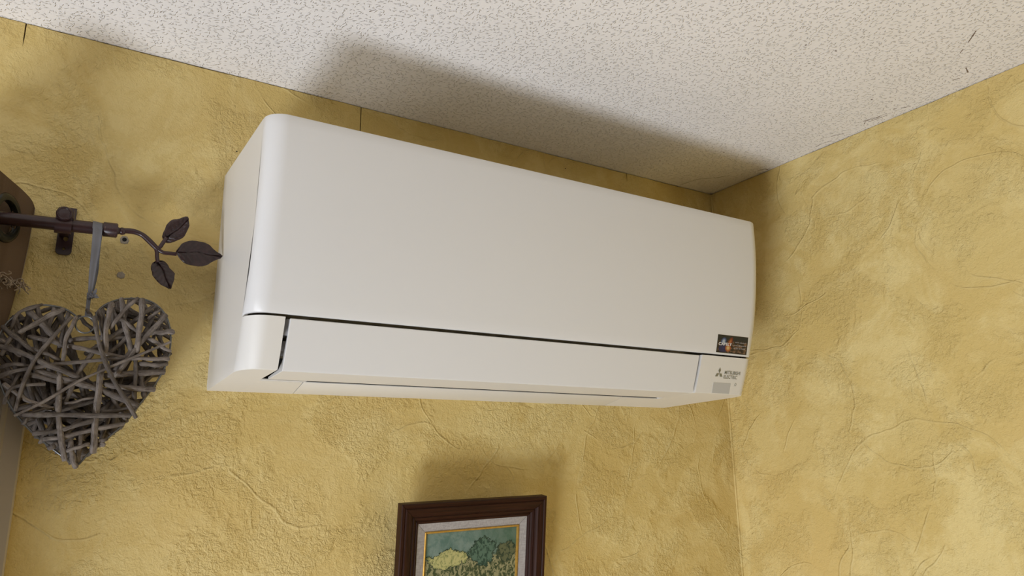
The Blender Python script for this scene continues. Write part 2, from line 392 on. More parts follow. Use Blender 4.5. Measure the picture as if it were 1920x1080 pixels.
# ------------------------------------------------------------------ air conditioner
XL,XR=-.9635,-.1715
KZ=[.168,.215,.259,.2935,.344,.382,.42,.448,.46]; KD=[.2519,.251,.2471,.242,.2311,.2208,.2082,.1976,.192]
KRZ=[.16,.338,.387,.448]; KRY=[.023,.019,.026,.033]
def D(z): return float(np.interp(-z,KZ,KD)) if -z>.168 else .2519
# smooth the depth profile
_zz=np.linspace(.15,.47,161); _c=np.polyfit(KZ,KD,4)
def D(z): return float(np.polyval(_c,-z)) if -z>.175 else float(np.polyval(_c,.175))
def RY(z): return float(np.interp(-z,KRZ,KRY))
RX=.024
def surf(px,py):
    y=-.22
    for _ in range(12): p=at(px,py,y=y); y=-D(p.z)
    return at(px,py,y=y)
NA=12
def outl(z,off=0):
    d=D(z); r=RY(z); pts=[]
    rx=RX-off; ry=r-off
    for i in range(NA+1):
        a=math.pi/2*i/NA
        pts.append((XL+off+rx*(1-math.cos(a)), -(d-off)+ry*(1-math.sin(a))))
    for k in range(1,12):
        u=k/12; pts.append((XL+RX+(XR-XL-2*RX)*u,-(d-off)))
    for i in range(NA,-1,-1):
        a=math.pi/2*i/NA
        pts.append((XR-off-rx*(1-math.cos(a)), -(d-off)+ry*(1-math.sin(a))))
    return pts
ac=empty('air_conditioner',((XL+XR)/2,0,-.4515),label='long white wall-mounted air conditioner indoor unit under the ceiling',cat='air conditioner',group=None)
ZT=-.168; ZP=-.3868
def zb(y): return -.446-.006*(1-min(1,max(0,-y/.195)))      # underside height
# front panel: thick shell wrapping both corners
seq=[(ZP,.0042),(ZP,.0012),(ZP+.0005,.0004),(ZP+.0013,0)]+[(ZP+.0013+(ZT-.0013-ZP-.0013)*k/18,0) for k in range(1,18)]+[(ZT-.0013,0),(ZT-.0005,.0004),(ZT,.0012),(ZT,.0042)]
cols=[outl(z,off) for z,off in seq]
inner=[(z,outl(z,.0042)) for z in [ZT-.05,ZT-.10,ZT-.15,ZT-.19]]
n=len(cols[0])
rings=[]
for j in range(n):
    r=[(cols[k][j][0],cols[k][j][1],seq[k][0]) for k in range(len(seq))]+[(c[j][0],c[j][1],z) for z,c in inner]
    rings.append(r)
bm=new_bm(); loft(bm,rings); obj('front_panel',bm,M['white'],ac,True,28)
# casing: core, side cheeks, lower end blocks
bm=new_bm()
def ring3(z,off,back=0.0,ztop=None):
    o=outl(z,off); pts=[(x,y,z) for x,y in o]
    return pts+[(XR-off,back,z if ztop is None else ztop),(XL+off,back,z if ztop is None else ztop)]
loft(bm,[ring3(-.3825,.006),ring3(-.34,.006),ring3(-.26,.006),ring3(-.1695,.006),ring3(-.1685,.0065,0,-.1568)])
ZE=-.3898
def cheek(x0,x1):
    rows=[]
    for z in [ZE]+[ZP+.0013+(ZT-.0013-ZP-.0013)*k/18 for k in range(19)]:
        yf=-(D(z)-RY(z)-.0001); rows.append([(x0,0,z),(x0,yf,z),(x1,yf,z),(x1,0,z)])
    zf=-.1688; rows.append([(x0,0,-.1560),(x0,-(D(zf)-RY(zf)-.0007),zf),(x1,-(D(zf)-RY(zf)-.0007),zf),(x1,0,-.1560)])
    loft(bm,rows)
cheek(XL,XL+.0058); cheek(XR-.0058,XR)
eL=(surf(535.5,595).x,surf(520.5,693).x); eR=(surf(1316.5,668).x,surf(1303.5,736.5).x)
fL=(surf(544.7,598).x,surf(529.6,693).x); fR=(surf(1311.5,667).x,surf(1299,734).x)
YS=-.112
def lerp(a,b,t): return a+(b-a)*t
def endblock(left):
    rows=[]; zs=[ZE,ZE-.001,-.405,-.42,-.435,-.4453,-.446]
    for k,z in enumerate(zs):
        off={len(zs)-1:.0007}.get(k,0)
        xe=lerp(*(eL if left else eR),(z-ZE)/(-.446-ZE))
        o=outl(max(z,-.446),off)
        if left:
            pts=[(XL+off,0)]+[p for p in o if p[0]<XL+RX+.0001-0]+[(xe-off,o[15][1]),(xe-off,YS),(xe-off,0)]
        else:
            pts=[(XR-off,0)]+[p for p in reversed(o) if p[0]>XR-RX-.0001]+[(xe+off,o[15][1]),(xe+off,YS),(xe+off,0)]
        rows.append([(x,y,z if k<len(zs)-1 else zb(y)) for x,y in pts])
    m0=min(len(r) for r in rows); assert all(len(r)==m0 for r in rows),[len(r) for r in rows]
    loft(bm,rows)
endblock(True); endblock(False)
# underside wings reaching to the slanted seams of the bottom cover
sLf,sLb=-.871,-.853; sRf,sRb=-.364,-.31
def slab(pts,th=.0012):
    loft(bm,[[(x,y,zb(y)) for x,y in pts],[(x,y,zb(y)+th) for x,y in pts]])
slab([(eL[1]-.0006,YS),(sLf,YS),(sLb,0),(eL[1]-.0006,0)]); slab([(sRf,YS),(eR[1]+.0006,YS),(eR[1]+.0006,0),(sRb,0)])
# small hinge ledge showing in the slit at the left
box(bm,eL[1],-.868,YS-.006,YS+.002,-.4478,-.4466)
obj('casing',bm,M['whiteside'],ac,True,30)
bm=new_bm(); slab([(sLf+.0010,YS-.001),(sRf-.0010,YS-.001),(sRb-.0010,0),(sLb+.0010,0)],.0014); bevel(bm,.0005,2); obj('bottom_cover',bm,M['whiteside'],ac,True,40)
# dark air outlet chamber
bm=new_bm()
a,b=eL[1]+.0005,eR[1]-.0005
box(bm,a,b,-.1105,-.006,-.4468,-.384)
obj('air_outlet',bm,M['black'],ac)
bm=new_bm(); box(bm,a,b,-.165,-.1106,-.4,-.3845); obj('outlet_lip',bm,M['black'],ac)
# adjustable flap
ZF=-.3908
def flap_sec(x_of):
    fr=[]
    zs=[ZF+0.0,ZF-.0006]+[ZF-.0006+(-.4440-ZF+.0006)*k/8 for k in range(1,9)]
    zs.append(-.4455)
    fr.append((-D(ZF)+.0012,ZF))
    for z in zs[1:]: fr.append((-D(z),z))
    fr+=[(-D(-.446)+.0001,-.4460),(-D(-.446)+.0008,-.4467)]
    fr+=[(-.17,-.4478),(-.15,-.4486),(-.1352,-.4490),(-.1340,-.4484),(-.1345,-.4462),(-.15,-.4448),(-.18,-.4428),(-D(-.436)+.007,-.434),(-D(-.41)+.0045,-.41),(-D(ZF)+.0045,ZF)]
    return fr
fs=flap_sec(None); bm=new_bm(); rows=[]
for k in range(0,21):
    u=k/20; e=.0008 if k in (0,20) else 0
    rows.append([(lerp(lerp(*fL,(z-ZF)/(-.4465-ZF)),lerp(*fR,(z-ZF)/(-.4465-ZF)),u),y,z) for y,z in fs])
loft(bm,rows); bevel(bm,.0004,1,50); obj('flap',bm,M['white'],ac,True,22)
# hinge pieces seen through the left gap
gx0,gx1=eL[1]+.0003,fL[1]+.006
for z0,z1,yo,mt in ((-.4085,-.3905,.006,'greyplastic'),(-.4245,-.4135,.010,'greyplastic'),(-.4300,-.4235,.008,'greyplastic')):
    yb=-D((z0+z1)/2)+yo
    bm=new_bm(); loft(bm,[[(gx0,yb+.001,z0),(gx1,yb+.0005,z0),(gx1,yb+.02,z0),(gx0,yb+.02,z0)],[(gx0,yb-.0015+.006,(z0+z1)/2),(gx1,yb,(z0+z1)/2),(gx1,yb+.02,(z0+z1)/2),(gx0,yb+.02,(z0+z1)/2)],[(gx0+.003,yb-.001,z1),(gx1,yb-.001,z1),(gx1,yb+.02,z1),(gx0+.003,yb+.02,z1)]]); bevel(bm,.0005,1)
    obj('flap_hinge',bm,M[mt],ac,True,40)
# receiver window and lettering on the right end block
def on_surf(pts,lift=.0003): return [Vector((x,-D(z)-lift,z)) for x,z in pts]
def plate(name,quad,mat,par,th=.0004,nu=8,nv=6,uv=False):
    bm=new_bm(); g=[]
    L=bm.loops.layers.uv.new('UVMap') if uv else None
    fr=[];bk=[]
    for j in range(nv+1):
        a=[];b=[]
        for i in range(nu+1):
            u,v=i/nu,j/nv
            p=(quad[0].lerp(quad[1],u)).lerp(quad[3].lerp(quad[2],u),v)
            a.append(bm.verts.new((p.x,-D(p.z)-th,p.z))); b.append(bm.verts.new((p.x,-D(p.z)+.0002,p.z)))
        fr.append(a);bk.append(b)
    for j in range(nv):
        for i in range(nu):
            f=bm.faces.new((fr[j][i],fr[j][i+1],fr[j+1][i+1],fr[j+1][i]))
            if uv:
                for lp,(a,b) in zip(f.loops,((i,j),(i+1,j),(i+1,j+1),(i,j+1))): lp[L].uv=(a/nu,1-b/nv)
            bm.faces.new((bk[j][i],bk[j+1][i],bk[j+1][i+1],bk[j][i+1]))
    for i in range(nu):
        bm.faces.new((fr[0][i],bk[0][i],bk[0][i+1],fr[0][i+1])); bm.faces.new((fr[nv][i],fr[nv][i+1],bk[nv][i+1],bk[nv][i]))
    for j in range(nv):
        bm.faces.new((fr[j][0],fr[j+1][0],bk[j+1][0],bk[j][0])); bm.faces.new((fr[j][nu],bk[j][nu],bk[j+1][nu],fr[j+1][nu]))
    return obj(name,bm,mat,par)
zbot=-.4452
wq=[surf(1337.5,717),surf(1370,718.5),surf(1366,741),surf(1334,739)]
wq[2].z=zbot; wq[3].z=zbot; wq[1].z=wq[0].z
plate('receiver_window',wq,M['window_grey'],ac,.0003)
def text_mesh(s,par,name,p0,width,height,mat,lift=.0004,skew=0.0,bold=0.0,dz=0.0):
    cu=bpy.data.curves.new('t','FONT'); cu.body=s; cu.size=1; cu.resolution_u=3; cu.offset=bold
    to=bpy.data.objects.new('t',cu); S.collection.objects.link(to)
    dg=bpy.context.evaluated_depsgraph_get(); me=bpy.data.meshes.new_from_object(to.evaluated_get(dg))
    bpy.data.objects.remove(to); 
    xs=[v.co.x for v in me.vertices]; ys=[v.co.y for v in me.vertices]
    x0,x1,y0,y1=min(xs),max(xs),min(ys),max(ys)
    bm=new_bm(); bm.from_mesh(me); bpy.data.meshes.remove(me)
    for v in bm.verts:
        u=(v.co.x-x0)/(x1-x0)*width; w=(v.co.y-y0)/(y1-y0)*height
        x=p0.x+u+w*skew; z=p0.z+w+u*dz; v.co=(x,-D(z)-lift,z)
    return obj(name,bm,mat,par)
a=surf(1358,701.5); b=surf(1387,704.5)
text_mesh('MITSUBISHI',ac,'lettering',a,(b.x-a.x),.0052,M['ink'],bold=.012)
a2=surf(1356.7,707); b2=surf(1381.5,709.8); a2=Vector((a.x-.0006,0,a.z-.0066))
text_mesh('ELECTRIC',ac,'lettering',a2,(b2.x-surf(1356.7,707).x),.0052,M['ink'],bold=.012)
# three-diamond emblem
lc=surf(1348.2,700.3)
def rhomb(ang,s):
    c,sn=math.cos(ang),math.sin(ang)
    pts=[(0,0),(s*.29,s*.5),(0,s),(-s*.29,s*.5)]
    return [(lc.x+ (x*c-y*sn), lc.z+(x*sn+y*c)) for x,y in pts]
bm=new_bm()
for k in range(3):
    bm.faces.new([bm.verts.new(p) for p in on_surf(rhomb(k*2*math.pi/3,.0092),.0004)])
obj('emblem',bm,M['ink'],ac)
pc=surf(1378.7,721.3); bm=new_bm()
ann=[]
for i in range(0,21):
    t=math.radians(90+35+290*i/20); ann.append((t,))
vi=[bm.verts.new((pc.x+.0017*math.cos(t),-D(pc.z+.0017*math.sin(t))-.0004,pc.z+.0017*math.sin(t))) for t, in ann]; vo=[bm.verts.new((pc.x+.0022*math.cos(t),-D(pc.z+.0022*math.sin(t))-.0004,pc.z+.0022*math.sin(t))) for t, in ann]
for i in range(20): bm.faces.new((vi[i],vi[i+1],vo[i+1],vo[i]))
q=[(pc.x-.0003,pc.z+.0005),(pc.x+.0003,pc.z+.0005),(pc.x+.0003,pc.z+.0028),(pc.x-.0003,pc.z+.0028)]
bm.faces.new([bm.verts.new(p) for p in on_surf(q,.0004)]); obj('power_symbol',bm,M['ink'],ac)
# sticker
def sticker_mat():
    m=NT('glossy_printed_sticker',.25,.5); uv=m.n('ShaderNodeTexCoord').outputs['UV']
    n=m.noise(m.vm('MULTIPLY',uv,(9,6,1)),1,3,.6); sx=m.n('ShaderNodeSeparateXYZ'); m.put(sx.inputs[0],uv)
    br=m.mix(m.ramp(n,.45,.62),(.020,.014,.014),(.19,.105,.06))
    bl=m.mix(m.ramp(sx.outputs[1],.62,.75),br,(.010,.014,.020))
    c=bl
    def blob(cx,cy,rx,ry,rotn,inner,outer):
        nonlocal c
        vr=m.n('ShaderNodeVectorRotate',rotation_type='Z_AXIS'); m.put(vr.inputs['Vector'],m.vm('SUBTRACT',uv,(cx,cy,0))); vr.inputs['Angle'].default_value=rotn
        d=m.vm('LENGTH',m.vm('MULTIPLY',vr.outputs[0],(1/rx,1/ry,0)))
        c=m.mix(m.ramp(d,1.05,.8),c,m.mix(m.ramp(d,.85,.1),outer,inner))
    blob(.20,.25,.15,.27,0,(.02,.02,.09),(.012,.014,.06)); blob(.20,.64,.09,.24,.1,(.42,.48,.56),(.03,.06,.16))
    blob(.41,.60,.075,.34,.15,(.42,.15,.05),(.15,.02,.01)); blob(.365,.30,.10,.22,0,(.62,.44,.18),(.33,.07,.02))
    e=m.math('MINIMUM',m.math('MINIMUM',sx.outputs[0],m.math('SUBTRACT',1.0,sx.outputs[0])),m.math('MULTIPLY',m.math('MINIMUM',sx.outputs[1],m.math('SUBTRACT',1.0,sx.outputs[1])),.6))
    c=m.mix(m.ramp(e,.03,.022),c,(.010,.009,.009))
    m.col(c); return m.m
sq=[surf(1346.5,626.8),surf(1402.8,633),surf(1399.0,666),surf(1342.5,660.3)]
stk=plate('sticker',sq,sticker_mat(),ac,.0003,10,6,True); stk['label']='small dark printed sticker with blue and orange drops'
M['stkwhite']=simple('white_print',(.75,.74,.74),.4); M['stkgrey']=simple('pale_print',(.42,.40,.40),.4)
SW=sq[1].x-sq[0].x; SH=sq[0].z-sq[3].z; sl=(sq[1].z-sq[0].z)/SW
def st(s,u,v,w,h,mat,bold=0):
    p=sq[0].lerp(sq[1],u).lerp(sq[3].lerp(sq[2],u),1-v); text_mesh(s,stk,'lettering',p,w*SW,h*SH,mat,.0005,0.0,bold,dz=sl)
st('CAPELY',.045,.41,.43,.17,M['stkwhite'],.02)
st('www.capely.fr',.57,.60,.37,.085,M['stkgrey'],.01); st('contact@capely.fr',.53,.43,.43,.085,M['stkgrey'],.01); st('06 03 76 94 89',.55,.27,.38,.085,M['stkgrey'],.01)

# ------------------------------------------------------------------ framed picture (leans out at the top)
FY=-.048
c0=at(754.4,946.5,y=FY); c1=at(1026.5,930,y=FY)
ux=(c1-c0); FWd=ux.length; ux.normalize()
lean=math.radians(7.5)
down=Vector((0,math.sin(lean),-math.cos(lean))); down=(down-ux*down.dot(ux)).normalized()
outn=ux.cross(down); outn = outn if outn.y<0 else -outn
FH=.25
def F(u,v,h): return c0+ux*u+down*v+outn*(h-.015)
pic=empty('framed_picture',c0+ux*FWd/2+down*FH,label='small painting in a dark brown wooden frame with grey linen mat',cat='picture')
def mitred(prof,inset,name,mat,W_,H_,uvs=True):     # four mitred rails from a profile (u inward, h outward)
    sides=[((0,0),(1,0),(0,1)),((1,0),(1,1),(-1,0)),((1,1),(0,1),(0,-1)),((0,1),(0,0),(1,0))]
    for a,b,inn in sides:
        bm=new_bm(); L=bm.loops.layers.uv.new('UVMap')
        A=Vector((inset+(W_-2*inset)*a[0],inset+(H_-2*inset)*a[1])); B=Vector((inset+(W_-2*inset)*b[0],inset+(H_-2*inset)*b[1]))
        d=(B-A).normalized(); I=Vector(inn); g=.00022
        r0=[];r1=[]
        for (u,h) in prof:
            p=A+d*(u+g)+I*u; q=B-d*(u+g)+I*u
            r0.append(bm.verts.new(F(p.x,p.y,h))); r1.append(bm.verts.new(F(q.x,q.y,h)))
        n=len(prof); ln=(B-A).length
        for i in range(n):
            j=(i+1)%n; f=bm.faces.new((r0[i],r1[i],r1[j],r0[j]))
            ui=i*.004; 
            for lp,uvv in zip(f.loops,((0,ui),(ln*3,ui),(ln*3,ui+.004),(0,ui+.004))): lp[L].uv=(uvv[0],uvv[1]*20+a[0]*3+a[1]*7)
        bm.faces.new(r0); bm.faces.new(r1)
        obj(name,bm,mat,pic,True,18)
mitred([(0,0),(0,.0135),(.0012,.0149),(.0045,.015),(.0058,.0138),(.0066,.0138),(.0074,.0148),(.0086,.0150),(.0150,.0138),(.0175,.0118),(.0185,.0098),(.0195,.0097),(.0205,.0103),(.0235,.0090),(.0250,.0070),(.0258,.0070),(.0266,.0076),(.0292,.0060),(.0300,.0045),(.0300,0)],0,'frame_rail',M['wood'],FWd,FH)
mitred([(0,.0005),(0,.0052),(.0112,.0028),(.0125,.0028),(.0125,.0005)],.0298,'mat_strip',M['linen'],FWd,FH)
mitred([(0,.0005),(0,.0036),(.0010,.0044),(.0022,.0040),(.0034,.0014),(.0034,.0005)],.0418,'gilt_strip',M['gold'],FWd,FH)
bm=new_bm(); L=bm.loops.layers.uv.new('UVMap'); i0=.0442
q=[(i0,i0),(FWd-i0,i0),(FWd-i0,FH-i0),(i0,FH-i0)]
fr=[bm.verts.new(F(u,v,.0012)) for u,v in q]; bk=[bm.verts.new(F(u,v,.0003)) for u,v in q]
f=bm.faces.new(fr)
for lp,uvv in zip(f.loops,((0,1),(1,1),(1,0),(0,0))): lp[L].uv=uvv
bm.faces.new(bk[::-1])
for i in range(4): bm.faces.new((fr[i],bk[i],bk[(i+1)%4],fr[(i+1)%4]))
obj('canvas',bm,M['canvas'],pic)
bm=new_bm(); loft(bm,[[F(u,v,h) for u,v in ((.010,.010),(FWd-.010,.010),(FWd-.010,FH-.010),(.010,FH-.010))] for h in (-.0015,.0002)]); obj('back_board',bm,M['plaster'],pic)
bm=new_bm(); tp=F(FWd*.25,.05,-.003); tq=F(FWd*.75,.05,-.003); tm=Vector(((tp.x+tq.x)/2,-.004,max(tp.z,tq.z)+.018)); tube(bm,[tp+Vector((0,.002,0)),tm,tq+Vector((0,.002,0))],.0007,5); obj('hanging_wire',bm,M['wire'],pic)

# ------------------------------------------------------------------ curtain rod
RYP=-.045
ra=at(9,409.2,y=RYP); rb=at(196,430.0,y=RYP); rd=(rb-ra).normalized()
ra0=ra-rd*1.35
rod=empty('curtain_rod',rb,label='dark brown metal curtain rod ending in a sprig of three leaves',cat='curtain rod')
bm=new_bm(); tube(bm,[ra0+rd*(1.35+(rb-ra).length)*k/8 for k in range(9)],.0075,20); obj('rod',bm,M['iron'],rod,True,50)
cp=at(193.5,429.6,y=RYP); ce=at(220.5,432.6,y=RYP); L_=(ce-cp).length
bm=new_bm(); lathe(bm,cp,rd,[(0,.0075),(0,.0084),(.0006,.0088),(L_-.0010,.0088),(L_,.0080),(L_+.0003,.0045),(L_+.0018,.0040),(L_+.0022,.0028)],28); obj('end_cap',bm,M['ironworn'],rod,True,35)
fin=[(222,432.5),(238,432.8),(252,434.5),(266,440),(277,449),(288,460),(296,468)]
bc=at(229,433.5,y=RYP)
bm=new_bm(); bmesh.ops.create_uvsphere(bm,u_segments=20,v_segments=12,radius=.0046,matrix=Matrix.Translation(bc)); P=catmull([at(*q,y=RYP) for q in fin],22)
stem=obj('finial_ball',bm,M['iron'],rod,True,60)
bm=new_bm(); tube(bm,P,[.0031+.0004*abs(math.sin(i*.3)) for i in range(len(P))],12); fst=obj('finial_stem',bm,M['iron'],rod,True,60)
for pts in ([(292,463),(299,464),(305,456),(312,446)],[(292,465),(305,473),(318,475),(331,476.5)],[(291,463),(294,472),(294.5,482),(296,492)]):
    bm=new_bm(); tube(bm,catmull([at(*q,y=RYP) for q in pts],10),.0024,10); obj('leaf_stalk',bm,M['iron'],rod,True,60)
def leaf(outp,vein,yd,tilt):
    px=[(280+a/6,380+b/6) for a,b in outp]; vn=[(280+a/6,380+b/6) for a,b in vein]
    P=[at(*q,y=yd) for q in px]; V=[at(*q,y=yd) for q in vn]
    A,B=V[0],V[-1]; e=(B-A); Ln=e.length; e.normalize(); s=Vector((e.z,0,-e.x)); s=s.normalized()
    tw=[((p-A).dot(e)/Ln,(p-A).dot(s)) for p in P]
    vv=[((p-A).dot(e)/Ln,(p-A).dot(s)) for p in V]
    tmin=min(t for t,_ in tw); tmax=max(t for t,_ in tw)
    def line(t): return float(np.interp(t,[a for a,_ in vv],[b for _,b in vv]))
    def crossings(t):                               # outline extent at t
        ws=[]
        for (t0,w0),(t1,w1) in zip(tw,tw[1:]+tw[:1]):
            if (t0-t)*(t1-t)<=0 and t0!=t1: ws.append(w0+(w1-w0)*(t-t0)/(t1-t0))
        return (min(ws),max(ws)) if ws else (0,0)
    NU,NV=40,14; fr=[];bk=[]; bm=new_bm()
    for i in range(NU+1):
        t=tmin+(tmax-tmin)*(.5-.5*math.cos(math.pi*(i+.15)/(NU+.3)))
        lo,hi=crossings(t); mid=min(max(line(t),lo+.05*(hi-lo)),hi-.05*(hi-lo)); a=[];b=[]
        for j in range(NV+1):
            q=j/NV*2-1; w=mid+(hi-mid)*q if q>0 else mid+(mid-lo)*q
            env=(1-abs(q)**4)
            h=.0010*env+.0009*abs(q)*env-.0022*math.exp(-(q/.09)**2)
            ph=t*6.5-abs(q)*1.5; gr=math.exp(-(((ph%1)-.5)/.20)**2)
            h-=.0017*gr*env*min(1,abs(q)*4)
            base=A+e*(t*Ln)+s*w
            a.append(bm.verts.new(base+Vector((0,-h-.0006-tilt*(t-.5)*.01,0)))); b.append(bm.verts.new(base+Vector((0,.0012-tilt*(t-.5)*.01,0))))
        fr.append(a);bk.append(b)
    for i in range(NU):
        for j in range(NV):
            bm.faces.new((fr[i][j],fr[i+1][j],fr[i+1][j+1],fr[i][j+1])); bm.faces.new((bk[i][j],bk[i][j+1],bk[i+1][j+1],bk[i+1][j]))
        bm.faces.new((fr[i][0],bk[i][0],bk[i+1][0],fr[i+1][0])); bm.faces.new((fr[i][NV],fr[i+1][NV],bk[i+1][NV],bk[i][NV]))
    bm.faces.new(fr[0]+bk[0][::-1]); bm.faces.new(fr[NU][::-1]+bk[NU])
    return obj('leaf',bm,M['leafiron'],rod,True,70)
leaf([(160,408),(148,370),(158,330),(175,300),(190,255),(210,230),(240,205),(270,195),(305,195),(340,190),(370,178),(400,171),(420,176),(432,195),(437,230),(446,270),(430,310),(410,350),(395,380),(370,400),(330,415),(290,430),(245,442),(205,442),(180,432)],[(165,412),(260,340),(330,300),(410,225)],RYP-.001,1)
leaf([(290,570),(300,545),(330,510),(360,470),(400,450),(440,436),(480,431),(530,432),(580,440),(630,448),(680,470),(720,510),(770,550),(800,562),(830,585),(828,600),(810,617),(760,635),(700,665),(660,695),(600,713),(550,716),(500,710),(450,705),(400,690),(365,665),(340,640),(310,600)],[(292,572),(420,562),(540,550),(660,580),(822,596)],RYP-.001,-1)
leaf([(80,645),(110,640),(150,640),(180,655),(210,690),(230,735),(265,770),(286,800),(280,840),(275,880),(255,930),(240,978),(215,978),(180,955),(130,930),(90,890),(60,850),(35,815),(32,780),(22,740),(25,695),(40,665)],[(85,645),(130,710),(160,760),(185,860),(232,975)],RYP-.001,1)
# bracket
bkt=empty('rod_bracket',at(119,470,y=-.001),label='dark brown metal bracket screwed to the wall holding the curtain rod',cat='bracket')
def curve2d(loops,ext,bev=.0):
    cu=bpy.data.curves.new('c','CURVE'); cu.dimensions='2D'; cu.fill_mode='BOTH'; cu.extrude=ext; cu.bevel_depth=bev; cu.bevel_resolution=1
    for lp in loops:
        sp=cu.splines.new('POLY'); sp.points.add(len(lp)-1)
        for i,(a,b) in enumerate(lp): sp.points[i].co=(a,b,0,1)
        sp.use_cyclic_u=True
    co=bpy.data.objects.new('c',cu); S.collection.objects.link(co)
    dg=bpy.context.evaluated_depsgraph_get(); me=bpy.data.meshes.new_from_object(co.evaluated_get(dg)); bpy.data.objects.remove(co)
    bm=new_bm(); bm.from_mesh(me); bpy.data.meshes.remove(me); return bm
YB=-.0035
def pt(px,py,y=YB): p=at(px,py,y=y); return (p.x,p.z)
x0=pt(104.5,465)[0]; x1=pt(134,468)[0]; ztop=pt(139,391)[1]; zbm=pt(118,477)[1]; r=.005
lp=[(x0,ztop+0),(x1,ztop)]+[(x1-r+r*math.cos(a),zbm+r-r*math.sin(a)) for a in [math.pi/2*k/6 for k in range(7)]]+[(x0+r-r*math.sin(a),zbm+r-r*math.cos(a)) for a in [math.pi/2*k/6 for k in range(7)]]
def circ(c,r,ax=1,n=18,stretch=1.0): return [(c[0]+r*math.cos(2*math.pi*k/n),c[1]+r*stretch*math.sin(2*math.pi*k/n)) for k in range(n)]
bm=curve2d([lp,circ(pt(123.5,447.5),.0029,stretch=1.25),circ(pt(119.5,466.5),.0021)],.0010,.0003)
for v in bm.verts: v.co=(v.co.x,YB+v.co.z+.0015-.0004,v.co.y)
obj('wall_plate',bm,M['iron'],bkt,True,40)
kc=at(121,400.5,y=RYP-.013)
cc=at(119,421.5,y=RYP); xw=.0084
# arm from the plate to the saddle, saddle wrapping the rod, raised tab behind the knob
bm=new_bm(); box(bm,cc.x-.004,cc.x+.006,RYP+.0070,YB-.0005,cc.z-.0035,cc.z+.0045); bevel(bm,.0006,1); obj('arm',bm,M['iron'],bkt,True,40)
bm=new_bm(); ro,ri=.0104,.0076; arcp=[math.radians(-130+ k*260/20) for k in range(21)]
c_,s_=math.cos,math.sin
sec=[(-c_(a)*ro,s_(a)*ro) for a in arcp]+[(-c_(a)*ri,s_(a)*ri) for a in reversed(arcp)]
# opening at the back, towards the wall
loft(bm,[[(cc.x+dx,RYP+a,cc.z+b+dx*rd.z/rd.x) for a,b in sec] for dx in (-xw,-xw+.0004,xw-.0004,xw)]); obj('saddle',bm,M['iron'],bkt,True,40)
bm=new_bm(); box(bm,cc.x-.0068,cc.x+.0095,RYP-.0085,RYP-.0015,cc.z+.0065,cc.z+.0185); box(bm,cc.x+.0035,cc.x+.0095,RYP-.002,YB,cc.z+.0085,cc.z+.0165); bevel(bm,.0008,2); obj('saddle_tab',bm,M['iron'],bkt,True,40)
bm=new_bm(); kn=Vector((kc.x,RYP-.0106,kc.z)); 
lathe(bm,kn,(0,-1,0),[(0,.0080),(.0022,.0086),(.0036,.0084),(.0046,.0074),(.0046,.0062),(.0040,.0056),(.0042,.0030),(.0046,.0012)],30)
kb=obj('clamp_knob',bm,M['iron'],bkt,True,40)
bm=new_bm()
for k in range(20):
    a=2*math.pi*k/20; lathe(bm,kn+Vector((math.cos(a)*.0068,-.0042,math.sin(a)*.0068)),(0,-1,0),[(0,.0007),(.0008,.0006),(.0010,.0002)],6)
obj('knob_studs',bm,M['iron'],kb,True,40)

# ------------------------------------------------------------------ curtain
cur=empty('curtain',(-1.2,-.045,-2.2),label='brown fabric curtain with dark eyelets hanging on the rod at the left edge',cat='curtain')
plan=[(-1.232,-.0060),(-1.212,-.0048),(-1.190,-.0046),(-1.1765,-.0070),(-1.1775,-.0165),(-1.1875,-.029),(-1.1975,-.045),(-1.207,-.068),(-1.220,-.105),(-1.243,-.150),(-1.268,-.115),(-1.283,-.072),(-1.296,-.045),(-1.307,-.024),(-1.330,-.010),(-1.352,-.022),(-1.364,-.045),(-1.374,-.074),(-1.398,-.105),(-1.424,-.098),(-1.440,-.068),(-1.452,-.045),(-1.465,-.022),(-1.49,-.010),(-1.515,-.022),(-1.53,-.045)]
NS=110
PL=catmull([(a,b,0) for a,b in plan],NS)
s_len=[0]
for a,b in zip(PL,PL[1:]): s_len.append(s_len[-1]+(b-a).length)
def rodz(x): return ra.z+(x-ra.x)*rd.z/rd.x
TOPH=.046
IE=max(range(NS+1),key=lambda i:PL[i].x)
def topz(i):
    x=PL[i].x; s=abs(s_len[i]-s_len[IE]); return rodz(x)+TOPH-.022*math.exp(-s/.018)
def cpt(i,f,zlow,push=0.0):
    z=topz(i)+(zlow-topz(i))*f; dz=max(0,topz(i)-z)
    k=max(0,1-s_len[i]/.35)
    sway=-.035*min(1,dz/.45)*k+ .004*math.sin(dz*16)*math.exp(-dz*3)*k
    q=min(1,max(0,(dz-.10)/.07)); p=Vector((PL[i].x+sway,PL[i].y-.018*q*q*(3-2*q),z))
    a=PL[max(0,i-1)]; b=PL[min(NS,i+1)]; t=(b-a).normalized(); nrm=Vector((-t.y,t.x,0))
    if nrm.x<0: nrm=-nrm
    return p+nrm*push
